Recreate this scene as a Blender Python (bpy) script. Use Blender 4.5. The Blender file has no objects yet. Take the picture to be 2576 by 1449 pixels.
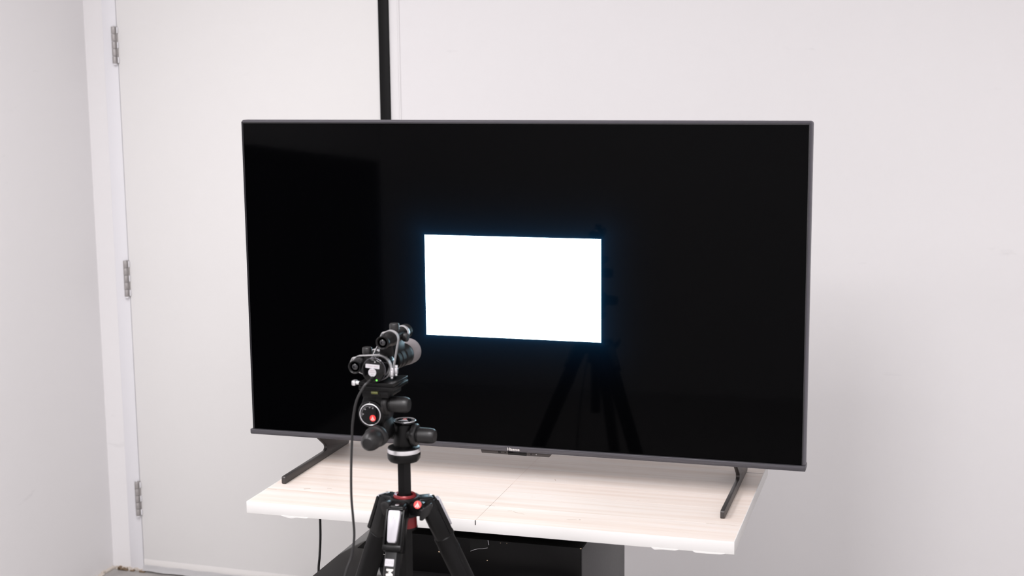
import bpy, bmesh, math, random
from mathutils import Vector, Matrix
random.seed(7)
S = bpy.context.scene
COL = S.collection
PI = math.pi

# ------------------------------------------------------------------ camera
FPX = 3642.87
cam_d = bpy.data.cameras.new('camera'); cam = bpy.data.objects.new('camera', cam_d); COL.objects.link(cam)
yaw, pit, rol = 0.2880, -0.1553, -0.0099
fw = Vector((-math.sin(yaw)*math.cos(pit), math.cos(yaw)*math.cos(pit), math.sin(pit)))
rt = Vector((math.cos(yaw), math.sin(yaw), 0)); up = rt.cross(fw)
rt2 = rt*math.cos(rol) + up*math.sin(rol); up2 = -rt*math.sin(rol) + up*math.cos(rol)
cam.matrix_world = Matrix(((rt2.x, up2.x, -fw.x, 0.8501), (rt2.y, up2.y, -fw.y, -2.8642), (rt2.z, up2.z, -fw.z, 0.4682), (0, 0, 0, 1)))
cam_d.sensor_width = 36; cam_d.lens = FPX/2576*36
cam_d.clip_start = 0.05; cam_d.clip_end = 50
cam_d.dof.use_dof = True; cam_d.dof.focus_distance = 3.02; cam_d.dof.aperture_fstop = 5.6; cam_d.dof.aperture_blades = 9
S.camera = cam

# ------------------------------------------------------------------ world, lamps, exposure
w = bpy.data.worlds.new('world'); S.world = w; w.use_nodes = True
w.node_tree.nodes['Background'].inputs[0].default_value = (0.004, 0.004, 0.005, 1)
S.view_settings.view_transform = 'Standard'; S.view_settings.look = 'None'
S.view_settings.exposure = -0.08; S.view_settings.gamma = 1.0; S.view_settings.use_curve_mapping = False
LAMP_COL = (1.0, 0.975, 0.990)
CEIL = 1.46
LAMPS = [  # x, y, size x, size y, watts
    (0.28, -2.05, 0.60, 1.20, 74),
    (1.20, -2.90, 0.60, 1.20, 18),
    (-0.90, -2.90, 0.60, 1.20, 34),
    (1.40, -0.90, 0.60, 1.20, 7),
    (-1.00, -0.90, 0.60, 1.20, 34),
]  # all but the first are unseen fill panels, added to fit wall brightness
for (lx, ly, sx, sy, pw) in LAMPS:
    ld = bpy.data.lights.new('ceiling_lamp', 'AREA'); ld.shape = 'RECTANGLE'; ld.size = sx; ld.size_y = sy
    ld.energy = pw; ld.color = LAMP_COL
    lo = bpy.data.objects.new('ceiling_lamp', ld); lo.location = (lx, ly, CEIL-0.042); COL.objects.link(lo)

# ------------------------------------------------------------------ materials
def nmat(name):
    m = bpy.data.materials.new(name); m.use_nodes = True
    nt = m.node_tree; return m, nt, nt.nodes['Principled BSDF']
def mat(name, col, rough=0.5, metal=0.0, spec=None, ior=None, bump=0.0, bscale=200.0, coat=0.0):
    m, nt, b = nmat(name)
    b.inputs['Base Color'].default_value = (*col, 1); b.inputs['Roughness'].default_value = rough
    b.inputs['Metallic'].default_value = metal
    if spec is not None: b.inputs['Specular IOR Level'].default_value = spec
    if ior is not None: b.inputs['IOR'].default_value = ior
    if coat: b.inputs['Coat Weight'].default_value = coat; b.inputs['Coat Roughness'].default_value = 0.05
    tc = nt.nodes.new('ShaderNodeTexCoord')
    nz = nt.nodes.new('ShaderNodeTexNoise'); nz.inputs['Scale'].default_value = bscale; nz.inputs['Detail'].default_value = 3
    nt.links.new(tc.outputs['Object'], nz.inputs['Vector'])
    if bump > 0:
        bp = nt.nodes.new('ShaderNodeBump'); bp.inputs['Strength'].default_value = bump; bp.inputs['Distance'].default_value = 0.001
        nt.links.new(nz.outputs['Fac'], bp.inputs['Height']); nt.links.new(bp.outputs['Normal'], b.inputs['Normal'])
    mr = nt.nodes.new('ShaderNodeMapRange'); mr.inputs[3].default_value = max(0.02, rough*0.93); mr.inputs[4].default_value = min(1, rough*1.07)
    nt.links.new(nz.outputs['Fac'], mr.inputs[0]); nt.links.new(mr.outputs[0], b.inputs['Roughness'])
    return m
def emat(name, col, strength):
    m, nt, b = nmat(name)
    b.inputs['Base Color'].default_value = (0, 0, 0, 1); b.inputs['Emission Color'].default_value = (*col, 1)
    b.inputs['Emission Strength'].default_value = strength; b.inputs['Specular IOR Level'].default_value = 0.0
    return m
def ramp(nt, stops):
    r = nt.nodes.new('ShaderNodeValToRGB'); e = r.color_ramp.elements
    while len(e) < len(stops): e.new(0.5)
    for k, (pos, c) in enumerate(stops): e[k].position = pos; e[k].color = (*c, 1)
    return r

def wall_paint(name, base, scuff):
    m, nt, b = nmat(name); L = nt.links.new
    tc = nt.nodes.new('ShaderNodeTexCoord')
    n1 = nt.nodes.new('ShaderNodeTexNoise'); n1.inputs['Scale'].default_value = 260; n1.inputs['Detail'].default_value = 2
    L(tc.outputs['Object'], n1.inputs['Vector'])
    bp = nt.nodes.new('ShaderNodeBump'); bp.inputs['Strength'].default_value = 0.05; bp.inputs['Distance'].default_value = 0.001
    L(n1.outputs['Fac'], bp.inputs['Height']); L(bp.outputs['Normal'], b.inputs['Normal'])
    mp = nt.nodes.new('ShaderNodeMapping'); mp.inputs['Scale'].default_value = (3.0, 3.0, 9.0); mp.inputs['Rotation'].default_value = (0, 0.5, 0)
    L(tc.outputs['Object'], mp.inputs['Vector'])
    n2 = nt.nodes.new('ShaderNodeTexNoise'); n2.inputs['Scale'].default_value = 2.2; n2.inputs['Detail'].default_value = 5; n2.inputs['Roughness'].default_value = 0.6
    L(mp.outputs['Vector'], n2.inputs['Vector'])
    dark = tuple(c*(1-scuff) for c in base)
    r = ramp(nt, [(0.0, base), (0.68, base), (0.80, dark)])
    L(n2.outputs['Fac'], r.inputs['Fac']); L(r.outputs['Color'], b.inputs['Base Color'])
    b.inputs['Roughness'].default_value = 0.62; b.inputs['Specular IOR Level'].default_value = 0.3
    return m
M = {}
M['wall'] = wall_paint('white_wall_paint', (0.80, 0.787, 0.794), 0.10)
M['door'] = wall_paint('white_door_paint', (0.79, 0.780, 0.773), 0.03)
M['frame'] = mat('white_frame_paint', (0.79, 0.785, 0.815), 0.45, bump=0.03)
M['ceil'] = mat('ceiling_white', (0.80, 0.79, 0.79), 0.8)
M['tape'] = mat('white_tape', (0.80, 0.78, 0.765), 0.42)
M['tape2'] = mat('white_plastic_tape', (0.84, 0.83, 0.84), 0.28)
M['steel'] = mat('satin_steel', (0.40, 0.38, 0.375), 0.5, 0.5)
M['caulk'] = mat('dirty_caulk', (0.62, 0.56, 0.50), 0.8, bump=0.4, bscale=60)
M['dirt'] = mat('brown_dirt', (0.20, 0.14, 0.09), 0.9, bump=0.4, bscale=80)
def concrete():
    m, nt, b = nmat('grey_concrete'); L = nt.links.new
    tc = nt.nodes.new('ShaderNodeTexCoord'); n = nt.nodes.new('ShaderNodeTexNoise')
    n.inputs['Scale'].default_value = 9; n.inputs['Detail'].default_value = 10; n.inputs['Roughness'].default_value = 0.7
    L(tc.outputs['Object'], n.inputs['Vector'])
    r = ramp(nt, [(0.3, (0.30, 0.285, 0.275)), (0.7, (0.47, 0.45, 0.43))]); L(n.outputs['Fac'], r.inputs['Fac'])
    L(r.outputs['Color'], b.inputs['Base Color']); b.inputs['Roughness'].default_value = 0.55
    return m
M['concrete'] = concrete()
def wood():
    m, nt, b = nmat('pale_maple_laminate'); L = nt.links.new
    tc = nt.nodes.new('ShaderNodeTexCoord'); oi = nt.nodes.new('ShaderNodeObjectInfo')
    ml = nt.nodes.new('ShaderNodeVectorMath'); ml.operation = 'SCALE'
    cb = nt.nodes.new('ShaderNodeCombineXYZ'); 
    for i in range(3): L(oi.outputs['Random'], cb.inputs[i])
    L(cb.outputs[0], ml.inputs[0]); ml.inputs['Scale'].default_value = 13.0
    ad = nt.nodes.new('ShaderNodeVectorMath'); ad.operation = 'ADD'; L(tc.outputs['Object'], ad.inputs[0]); L(ml.outputs[0], ad.inputs[1])
    mp = nt.nodes.new('ShaderNodeMapping'); mp.inputs['Scale'].default_value = (1.2, 26, 26); L(ad.outputs[0], mp.inputs['Vector'])
    n = nt.nodes.new('ShaderNodeTexNoise'); n.inputs['Scale'].default_value = 1.6; n.inputs['Detail'].default_value = 6; n.inputs['Roughness'].default_value = 0.55
    L(mp.outputs[0], n.inputs['Vector'])
    mp2 = nt.nodes.new('ShaderNodeMapping'); mp2.inputs['Scale'].default_value = (3.0, 420, 420); L(ad.outputs[0], mp2.inputs['Vector'])
    n2 = nt.nodes.new('ShaderNodeTexNoise'); n2.inputs['Scale'].default_value = 1.0; n2.inputs['Detail'].default_value = 3; L(mp2.outputs[0], n2.inputs['Vector'])
    r = ramp(nt, [(0.30, (0.605, 0.515, 0.455)), (0.50, (0.660, 0.592, 0.545)), (0.70, (0.685, 0.642, 0.612))])
    L(n.outputs['Fac'], r.inputs['Fac'])
    r2 = ramp(nt, [(0.35, (0.93, 0.915, 0.90)), (0.6, (1, 1, 1))]); L(n2.outputs['Fac'], r2.inputs['Fac'])
    mx = nt.nodes.new('ShaderNodeMix'); mx.data_type = 'RGBA'; mx.blend_type = 'MULTIPLY'; mx.inputs['Factor'].default_value = 0.75
    L(r.outputs['Color'], mx.inputs['A']); L(r2.outputs['Color'], mx.inputs['B'])
    # each board a touch pinker or paler than the next
    mx2 = nt.nodes.new('ShaderNodeMix'); mx2.data_type = 'RGBA'; mx2.blend_type = 'MULTIPLY'
    L(oi.outputs['Random'], mx2.inputs['Factor']); L(mx.outputs['Result'], mx2.inputs['A']); mx2.inputs['B'].default_value = (1.0, 0.965, 0.945, 1)
    L(mx2.outputs['Result'], b.inputs['Base Color']); b.inputs['Roughness'].default_value = 0.42
    return m
M['wood'] = wood()
M['lam'] = mat('white_laminate_edge', (0.60, 0.59, 0.58), 0.40)
M['pencil'] = mat('pencil_graphite', (0.42, 0.33, 0.28), 0.7)
M['pencil_faint'] = mat('faint_pencil', (0.60, 0.50, 0.44), 0.7)
M['darkgap'] = mat('black_mark', (0.006, 0.0055, 0.006), 0.7, spec=0.15)
def brushed():
    m, nt, b = nmat('brushed_dark_grey_metal'); L = nt.links.new
    tc = nt.nodes.new('ShaderNodeTexCoord'); mp = nt.nodes.new('ShaderNodeMapping'); mp.inputs['Scale'].default_value = (9, 1500, 1500)
    L(tc.outputs['Object'], mp.inputs['Vector'])
    n = nt.nodes.new('ShaderNodeTexNoise'); n.inputs['Scale'].default_value = 1; n.inputs['Detail'].default_value = 4; L(mp.outputs[0], n.inputs['Vector'])
    r = ramp(nt, [(0.3, (0.050, 0.047, 0.053)), (0.7, (0.105, 0.102, 0.114))]); L(n.outputs['Fac'], r.inputs['Fac'])
    L(r.outputs['Color'], b.inputs['Base Color']); b.inputs['Metallic'].default_value = 0.6; b.inputs['Roughness'].default_value = 0.38
    return m
M['chin'] = brushed()
M['bezel'] = mat('dark_grey_bezel', (0.105, 0.10, 0.118), 0.33, 0.6)
M['bezel_in'] = mat('black_inner_bezel', (0.02, 0.019, 0.022), 0.3)
M['foot'] = mat('dark_bronze_grey_foot', (0.050, 0.045, 0.044), 0.38, 0.45)
M['plastic'] = mat('black_plastic', (0.0022, 0.0021, 0.0023), 0.34, spec=0.2)
M['plastic_gloss'] = mat('glossy_black_plastic', (0.0015, 0.0015, 0.0018), 0.12, spec=0.28)
M['matte'] = mat('matte_black_metal', (0.0022, 0.0020, 0.0022), 0.40, spec=0.2, bump=0.05, bscale=900)
M['rubber'] = mat('black_rubber', (0.0030, 0.0028, 0.0030), 0.50, spec=0.15)
M['knob'] = mat('charcoal_knob', (0.0075, 0.007, 0.0073), 0.40, spec=0.36)
M['silver'] = mat('satin_aluminium', (0.72, 0.71, 0.73), 0.32, 0.85)
M['band'] = mat('worn_metal_band', (0.62, 0.61, 0.62), 0.36, 0.7)
M['greydome'] = mat('grey_rubber_hood', (0.15, 0.135, 0.14), 0.7)
M['lens'] = mat('dark_lens_glass', (0.006, 0.006, 0.008), 0.06, coat=0.6)
M['red'] = mat('red_anodised', (0.15, 0.006, 0.008), 0.34, 0.3)
M['redlogo'] = mat('red_emblem', (0.68, 0.035, 0.03), 0.4)
M['print'] = mat('white_print', (0.50, 0.48, 0.46), 0.5)
M['printgrey'] = mat('grey_print', (0.30, 0.29, 0.30), 0.6)
M['sticker'] = mat('white_sticker', (0.40, 0.39, 0.41), 0.5)
M['pinklabel'] = mat('pale_pink_label', (0.24, 0.18, 0.19), 0.5)
M['plategrey'] = mat('light_grey_plate', (0.36, 0.35, 0.375), 0.36, 0.1)
M['vial'] = mat('green_level_vial', (0.085, 0.09, 0.02), 0.3)
M['led'] = emat('green_led', (0.25, 1.0, 0.15), 1.4)
M['cable'] = mat('black_cable_jacket', (0.005, 0.0045, 0.005), 0.45)
M['cab'] = mat('black_cabinet_laminate', (0.0016, 0.0014, 0.0015), 0.34, spec=0.14)
M['cab_side_lit'] = mat('black_side_lit', (0.014, 0.013, 0.014), 0.40)  # same black painted lighter, for light off the right wall
M['cab_top'] = mat('glossy_black_top', (0.012, 0.0115, 0.012), 0.07)
M['chip'] = mat('bare_chipboard_chip', (0.52, 0.38, 0.25), 0.8)
M['dark_stand_in'] = mat('black_stand_in_cloth', (0.004, 0.004, 0.004), 0.9)
M['diffuser'] = emat('lamp_diffuser', (1.0, 0.96, 0.965), 0.4)
M['window_white'] = emat('white_test_window', (0.60, 0.85, 1.0), 8.0)
ZSCR = -0.4164                                   # table top height relative to the screen centre
BW, BH = 1.2096*math.sqrt(0.1), 0.6804*math.sqrt(0.1)
def screen_mat():
    m, nt, b = nmat('lcd_screen'); L = nt.links.new
    b.inputs['Base Color'].default_value = (0.0006, 0.0006, 0.0008, 1); b.inputs['Roughness'].default_value = 0.045; b.inputs['IOR'].default_value = 1.13
    # halo put into the screen emission: mostly backlight bloom, partly lens glare
    tc = nt.nodes.new('ShaderNodeTexCoord'); sp = nt.nodes.new('ShaderNodeSeparateXYZ'); L(tc.outputs['Object'], sp.inputs[0])
    zc = ZSCR
    def mth(op, a, bb=None):
        n = nt.nodes.new('ShaderNodeMath'); n.operation = op
        for i, v in enumerate((a, bb)):
            if v is None: continue
            if isinstance(v, (int, float)): n.inputs[i].default_value = v
            else: L(v, n.inputs[i])
        return n.outputs[0]
    dx = mth('MAXIMUM', mth('SUBTRACT', mth('ABSOLUTE', sp.outputs['X']), BW/2), 0.0)
    dz = mth('MAXIMUM', mth('SUBTRACT', mth('ABSOLUTE', mth('ADD', sp.outputs['Z'], zc)), BH/2), 0.0)
    d = mth('SQRT', mth('ADD', mth('MULTIPLY', dx, dx), mth('MULTIPLY', dz, dz)))
    f = mth('POWER', 2.718, mth('MULTIPLY', d, -1/0.028))
    g = mth('POWER', 2.718, mth('MULTIPLY', d, -1/0.0035))
    st = mth('ADD', mth('MULTIPLY', f, 0.028), mth('MULTIPLY', g, 0.05))
    L(st, b.inputs['Emission Strength']); b.inputs['Emission Color'].default_value = (0.06, 0.42, 1.0, 1)
    return m
M['screen'] = screen_mat()

# ------------------------------------------------------------------ mesh helpers
def merge(bm, t):
    bmesh.ops.recalc_face_normals(t, faces=t.faces[:])
    me = bpy.data.meshes.new('tmp'); t.to_mesh(me); t.free(); bm.from_mesh(me); bpy.data.meshes.remove(me)
def bx(bm, x0, x1, y0, y1, z0, z1, bev=0.0, T=None, seg=2):
    t = bmesh.new(); bmesh.ops.create_cube(t, size=1.0)
    for v in t.verts: v.co = Vector(((x0+x1)/2 + v.co.x*(x1-x0), (y0+y1)/2 + v.co.y*(y1-y0), (z0+z1)/2 + v.co.z*(z1-z0)))
    if bev > 0: bmesh.ops.bevel(t, geom=t.edges[:], offset=bev, segments=seg, affect='EDGES', profile=0.5)
    if T is not None: bmesh.ops.transform(t, matrix=T, verts=t.verts[:])
    merge(bm, t)
def basis(axis):
    a = Vector(axis).normalized(); h = Vector((0, 0, 1)) if abs(a.z) < 0.9 else Vector((1, 0, 0))
    u = h.cross(a).normalized(); return u, a.cross(u), a
def frame(o, X, Y, Z):
    return Matrix(((X[0], Y[0], Z[0], o[0]), (X[1], Y[1], Z[1], o[1]), (X[2], Y[2], Z[2], o[2]), (0, 0, 0, 1)))
def lathe(bm, prof, o, axis, n=32, ring=False, sx=1.0, sy=1.0, rotate=0.0, wob=None):
    """prof: (radius, distance along axis). ring=True joins last to first."""
    u, v, a = basis(axis); o = Vector(o); t = bmesh.new(); rows = []
    for (r, h) in prof:
        if r < 1e-7: rows.append([t.verts.new(o + a*h)])
        else:
            row = []
            for k in range(n):
                th = 2*PI*k/n + rotate; rr = r*(wob(th) if wob else 1.0)
                row.append(t.verts.new(o + a*h + u*(rr*sx*math.cos(th)) + v*(rr*sy*math.sin(th))))
            rows.append(row)
    pairs = list(zip(rows[:-1], rows[1:])) + ([(rows[-1], rows[0])] if ring else [])
    for A, B in pairs:
        if len(A) == 1 and len(B) == 1: continue
        for k in range(n):
            k2 = (k+1) % n
            if len(A) == 1: t.faces.new((A[0], B[k], B[k2]))
            elif len(B) == 1: t.faces.new((A[k], B[0], A[k2]))
            else: t.faces.new((A[k], B[k], B[k2], A[k2]))
    if not ring:
        for row in (rows[0], rows[-1]):
            if len(row) > 1: t.faces.new(row)
    merge(bm, t)
def cyl(bm, r, a, b, n=24, bev=0.0, r2=None):
    a, b = Vector(a), Vector(b); h = (b-a).length; r2 = r if r2 is None else r2
    pr = [(r, 0), (r2, h)] if bev <= 0 else [(r-bev, 0), (r-bev*0.3, bev*0.3), (r, bev), (r2, h-bev), (r2-bev*0.3, h-bev*0.3), (r2-bev, h)]
    lathe(bm, pr, a, b-a, n)
def smooth_path(pts, sub=8):
    P = [Vector(q) for q in pts]; out = []
    for i in range(len(P)-1):
        p0 = P[max(i-1, 0)]; p1 = P[i]; p2 = P[i+1]; p3 = P[min(i+2, len(P)-1)]
        for k in range(sub):
            t = k/sub
            out.append(0.5*((2*p1) + (p2-p0)*t + (2*p0-5*p1+4*p2-p3)*t*t + (3*p1-p0-3*p2+p3)*t**3))
    out.append(P[-1]); return out
def tube(bm, pts, r, n=10):
    t = bmesh.new(); rows = []; u = None
    for i, q in enumerate(pts):
        d = (pts[min(i+1, len(pts)-1)] - pts[max(i-1, 0)]).normalized()
        if u is None: u, v, _ = basis(d)
        u = (u - d*u.dot(d)).normalized(); v = d.cross(u)
        rr = r[i] if isinstance(r, list) else r
        rows.append([t.verts.new(q + u*rr*math.cos(2*PI*k/n) + v*rr*math.sin(2*PI*k/n)) for k in range(n)])
    for A, B in zip(rows[:-1], rows[1:]):
        for k in range(n): t.faces.new((A[k], B[k], B[(k+1) % n], A[(k+1) % n]))
    t.faces.new(rows[0]); t.faces.new(rows[-1]); merge(bm, t)
def prism(bm, poly, T, h0, h1, bev=0.0, seg=2):
    """polygon in the local xy plane of T, extruded along its z from h0 to h1"""
    t = bmesh.new()
    A = [t.verts.new((x, y, h0)) for x, y in poly]; B = [t.verts.new((x, y, h1)) for x, y in poly]; n = len(poly)
    t.faces.new(A); t.faces.new(B)
    for k in range(n): t.faces.new((A[k], A[(k+1) % n], B[(k+1) % n], B[k]))
    bmesh.ops.recalc_face_normals(t, faces=t.faces[:])
    if bev > 0: bmesh.ops.bevel(t, geom=[e for e in t.edges if e.calc_face_angle(0) > 0.5], offset=bev, segments=seg, affect='EDGES', profile=0.5)
    bmesh.ops.transform(t, matrix=T, verts=t.verts[:]); merge(bm, t)
def rrect(w, h, r, n=4, cx=0, cy=0):
    out = []
    for (sx, sy, a0) in ((1, 1, 0), (-1, 1, PI/2), (-1, -1, PI), (1, -1, 1.5*PI)):
        for k in range(n+1):
            a = a0 + k*PI/2/n; out.append((cx+sx*(w/2-r)+r*math.cos(a), cy+sy*(h/2-r)+r*math.sin(a)))
    return out
def strip(bm, pts, wdir, w, th):
    """flat band following a closed list of points; wdir is the width direction"""
    wdir = Vector(wdir).normalized(); t = bmesh.new(); n = len(pts); rows = []
    for i in range(n):
        d = (pts[(i+1) % n]-pts[i-1]).normalized(); nn = d.cross(wdir).normalized()
        rows.append([t.verts.new(pts[i]+wdir*sx*w/2+nn*sn*th/2) for sx, sn in ((-1, -1), (1, -1), (1, 1), (-1, 1))])
    for i in range(n):
        A, B = rows[i], rows[(i+1) % n]
        for k in range(4): t.faces.new((A[k], B[k], B[(k+1) % 4], A[(k+1) % 4]))
    merge(bm, t)

def thing(name, label, cat, loc, group=None, kind=None):
    o = bpy.data.objects.new(name, None); COL.objects.link(o); o.location = loc; o.empty_display_size = 0.05
    o['label'] = label
    if cat: o['category'] = cat
    if group: o['group'] = group
    if kind: o['kind'] = kind
    return o
def root_of(o):
    while o.parent: o = o.parent
    return o
def obj(name, bm, m, parent=None, smooth=35, label=None):
    """bm is in world metres; the mesh is stored relative to the base of its thing"""
    me = bpy.data.meshes.new(name)
    if parent is not None:
        off = root_of(parent).location
        bmesh.ops.translate(bm, verts=bm.verts[:], vec=-off)
    bm.to_mesh(me); bm.free()
    if smooth:
        for p in me.polygons: p.use_smooth = True
        me.set_sharp_from_angle(angle=math.radians(smooth))
    me.materials.append(M[m]); o = bpy.data.objects.new(name, me); COL.objects.link(o)
    if parent is not None: o.parent = parent
    if label: o['label'] = label
    return o
def part(name, m, parent, fn, smooth=35, label=None):
    bm = bmesh.new(); fn(bm); return obj(name, bm, m, parent, smooth, label)
def text_bm(bm, body, size, T, bold=0.0, depth=0.0002, align='CENTER', spacing=1.0):
    cu = bpy.data.curves.new('lettering', 'FONT'); cu.body = body; cu.size = size; cu.align_x = align; cu.align_y = 'CENTER'
    cu.extrude = depth; cu.offset = bold; cu.space_character = spacing; cu.resolution_u = 3
    o = bpy.data.objects.new('lettering', cu); COL.objects.link(o)
    bpy.context.view_layer.update()
    me = bpy.data.meshes.new_from_object(o.evaluated_get(bpy.context.evaluated_depsgraph_get()))
    t = bmesh.new(); t.from_mesh(me); bmesh.ops.transform(t, matrix=T, verts=t.verts[:])
    bpy.data.objects.remove(o); bpy.data.curves.remove(cu); bpy.data.meshes.remove(me); merge(bm, t)
def struct(name, label, m, fn, smooth=0, loc=(0, 0, 0)):
    bm = bmesh.new(); fn(bm); o = obj(name, bm, m, None, smooth); o['kind'] = 'structure'; o['label'] = label; return o

# ------------------------------------------------------------------ the room (its axes turned a little from the screen's)
RY = -0.03
RM = Matrix.Rotation(RY, 4, 'Z')
FLOOR = -1.210
XL, XR, YB, YF = -1.822, 2.25, 1.20, -4.25
DX0, DX1, DTOP = -1.702, -0.742, 0.86          # door opening in the back wall
def rb(bm, *a, **k): bx(bm, *a, T=RM, **k)
struct('floor', 'grey bare concrete floor', 'concrete', lambda bm: rb(bm, XL-0.1, XR+0.1, YF-0.1, YB+1.0, FLOOR-0.08, FLOOR))
struct('ceiling', 'plain white ceiling', 'ceil', lambda bm: rb(bm, XL-0.1, XR+0.1, YF-0.1, YB+0.12, CEIL, CEIL+0.08))
def wb(bm):
    rb(bm, XL, DX0-0.05, YB, YB+0.12, FLOOR, CEIL)
    rb(bm, DX1, XR, YB, YB+0.12, FLOOR, CEIL)
    rb(bm, DX0-0.05, DX1, YB, YB+0.12, DTOP+0.05, CEIL)
struct('wall_back', 'white painted wall behind the television', 'wall', wb)
struct('wall_left', 'white painted wall left of the door', 'wall', lambda bm: rb(bm, XL-0.1, XL, YF, YB+0.12, FLOOR, CEIL))
struct('wall_right', 'white painted side wall out of view', 'wall', lambda bm: rb(bm, XR, XR+0.1, YF, YB+0.12, FLOOR, CEIL))
struct('wall_front', 'white painted wall behind the camera', 'wall', lambda bm: rb(bm, XL-0.1, XR+0.1, YF-0.1, YF, FLOOR, CEIL))
# door frame: left jamb, head and the slim right jamb
struct('trim_1', 'flat white door jamb carrying the hinges', 'frame', lambda bm: rb(bm, DX0-0.05, DX0, YB-0.004, YB+0.12, FLOOR, DTOP+0.05, bev=0.001), 35)
struct('trim_2', 'slim white door jamb right of the black strip', 'wall', lambda bm: rb(bm, -0.769, DX1, YB-0.001, YB+0.12, FLOOR, DTOP, bev=0.0006), 35)
struct('trim_3', 'white head of the door frame', 'frame', lambda bm: rb(bm, DX0, DX1, YB-0.004, YB+0.12, DTOP, DTOP+0.05, bev=0.001), 35)
struct('trim_4', 'fine raised corner bead beside the right door jamb', 'wall', lambda bm: rb(bm, DX1+0.0005, DX1+0.006, YB-0.0025, YB, FLOOR, CEIL-0.001, bev=0.001), 35)
# dirty caulk line in the corner at the floor
def caulk(bm):
    rnd = random.Random(3)
    for (x0, x1, ax) in ((XL+0.004, DX0-0.001, 'x'), (YB-0.45, YB-0.006, 'y')):
        n = 26
        for k in range(n):
            a = x0+(x1-x0)*k/n; b = x0+(x1-x0)*(k+1)/n; h = rnd.uniform(0.003, 0.011); d = rnd.uniform(0.004, 0.016)
            if ax == 'x': rb(bm, a, b, YB-d, YB, FLOOR, FLOOR+h, bev=0.001, seg=1)
            else: rb(bm, XL, XL+d, a, b, FLOOR, FLOOR+h, bev=0.001, seg=1)
struct('trim_5', 'uneven dirty caulk line at the foot of the wall corner', 'caulk', caulk, 35)
def dirt(bm):
    rnd = random.Random(9)
    for k in range(12):
        x = rnd.choice((XL+0.018+rnd.uniform(0, 0.03), DX0-0.05+rnd.uniform(-0.04, 0.05)))
        rb(bm, x, x+rnd.uniform(0.006, 0.022), YB-0.02, YB-0.008, FLOOR, FLOOR+rnd.uniform(0.002, 0.012), bev=0.001, seg=1)
    rb(bm, XL+0.012, XL+0.02, YB-0.20, YB-0.14, FLOOR, FLOOR+0.012, bev=0.002, seg=1)
struct('trim_6', 'brown grime crumbs along the floor joint', 'dirt', dirt, 35)

# the door: leaf, hinges, taped lower edge, black strip at its closing edge
dl = Matrix.Translation((0, 0, 0))
door = thing('door_1', 'plain white flush door with three steel hinges and a black closing strip', None, RM @ Vector(((DX0+DX1)/2, YB, FLOOR)), kind='structure')
DF = YB-0.006                                    # front face of the leaf
part('door_leaf', 'door', door, lambda bm: rb(bm, DX0+0.0035, -0.8015, DF, DF+0.044, FLOOR+0.012, DTOP-0.004, bev=0.0015))
part('edge_strip', 'rubber', door, lambda bm: rb(bm, -0.8010, -0.7695, DF-0.003, DF+0.040, FLOOR+0.012, DTOP-0.004, bev=0.0015), label='black vertical strip along the closing edge')
def tape_up(bm): rb(bm, DX0+0.004, -0.803, DF-0.0009, DF-0.0001, -1.196, -1.166, bev=0.0003)
part('tape', 'tape', door, tape_up, label='cream tape along the foot of the door')
def tape_low(bm):
    rnd = random.Random(5); n = 70; rows = []; x0, x1 = DX0+0.003, -0.805
    for j, zz in enumerate((-1.186, -1.190, -1.196, -1.203)):
        row = []
        for i in range(n+1):
            x = x0+(x1-x0)*i/n
            w_ = 0.0012+0.0022*j + 0.0012*math.sin(i*0.9+j)+rnd.uniform(-0.0008, 0.0008)*(j > 0)
            row.append(bm.verts.new(RM @ Vector((x, DF-max(0.0012, w_)-0.006*(j == 3), zz + (0.001*math.sin(i*0.7) if j in (0, 3) else 0)))))
        rows.append(row)
    for A, B in zip(rows[:-1], rows[1:]):
        for i in range(n): bm.faces.new((A[i], A[i+1], B[i+1], B[i]))
    r = bmesh.ops.solidify(bm, geom=bm.faces[:], thickness=0.0006); bmesh.ops.recalc_face_normals(bm, faces=bm.faces[:])
part('tape', 'tape2', door, tape_low, 60, label='crinkled white plastic tape hanging at the door foot')
for (zt, zb) in ((0.589, 0.473), (-0.157, -0.275), (-0.897, -1.014)):
    hx, hy = DX0-0.004, DF-0.0085
    hg = part('hinge', 'steel', door, lambda bm: rb(bm, hx, hx+0.010, hy+0.004, DF+0.004, zb, zt, bev=0.0004), label='satin steel butt hinge')
    hh = (zt-zb)/5
    for k in range(5):
        P0 = RM @ Vector((hx, hy, zb+hh*k+0.0005)); P1 = RM @ Vector((hx, hy, zb+hh*(k+1)-0.0005))
        part('knuckle', 'steel', hg, lambda bm: cyl(bm, 0.0072, P0, P1, 20, 0.0006))
    part('hinge_pin', 'frame', hg, lambda bm: (cyl(bm, 0.0066, RM @ Vector((hx, hy, zb-0.004)), RM @ Vector((hx, hy, zb)), 18, 0.001), cyl(bm, 0.003, RM @ Vector((hx, hy, zt)), RM @ Vector((hx, hy, zt+0.004)), 12, 0.001)))
    for k in (0, 2, 4):
        part('paint_slot', 'frame', hg, lambda bm: rb(bm, hx+0.0095, hx+0.0125, hy+0.001, hy+0.0075, zb+hh*k+0.002, zb+hh*(k+1)-0.002, bev=0.001))
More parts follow.
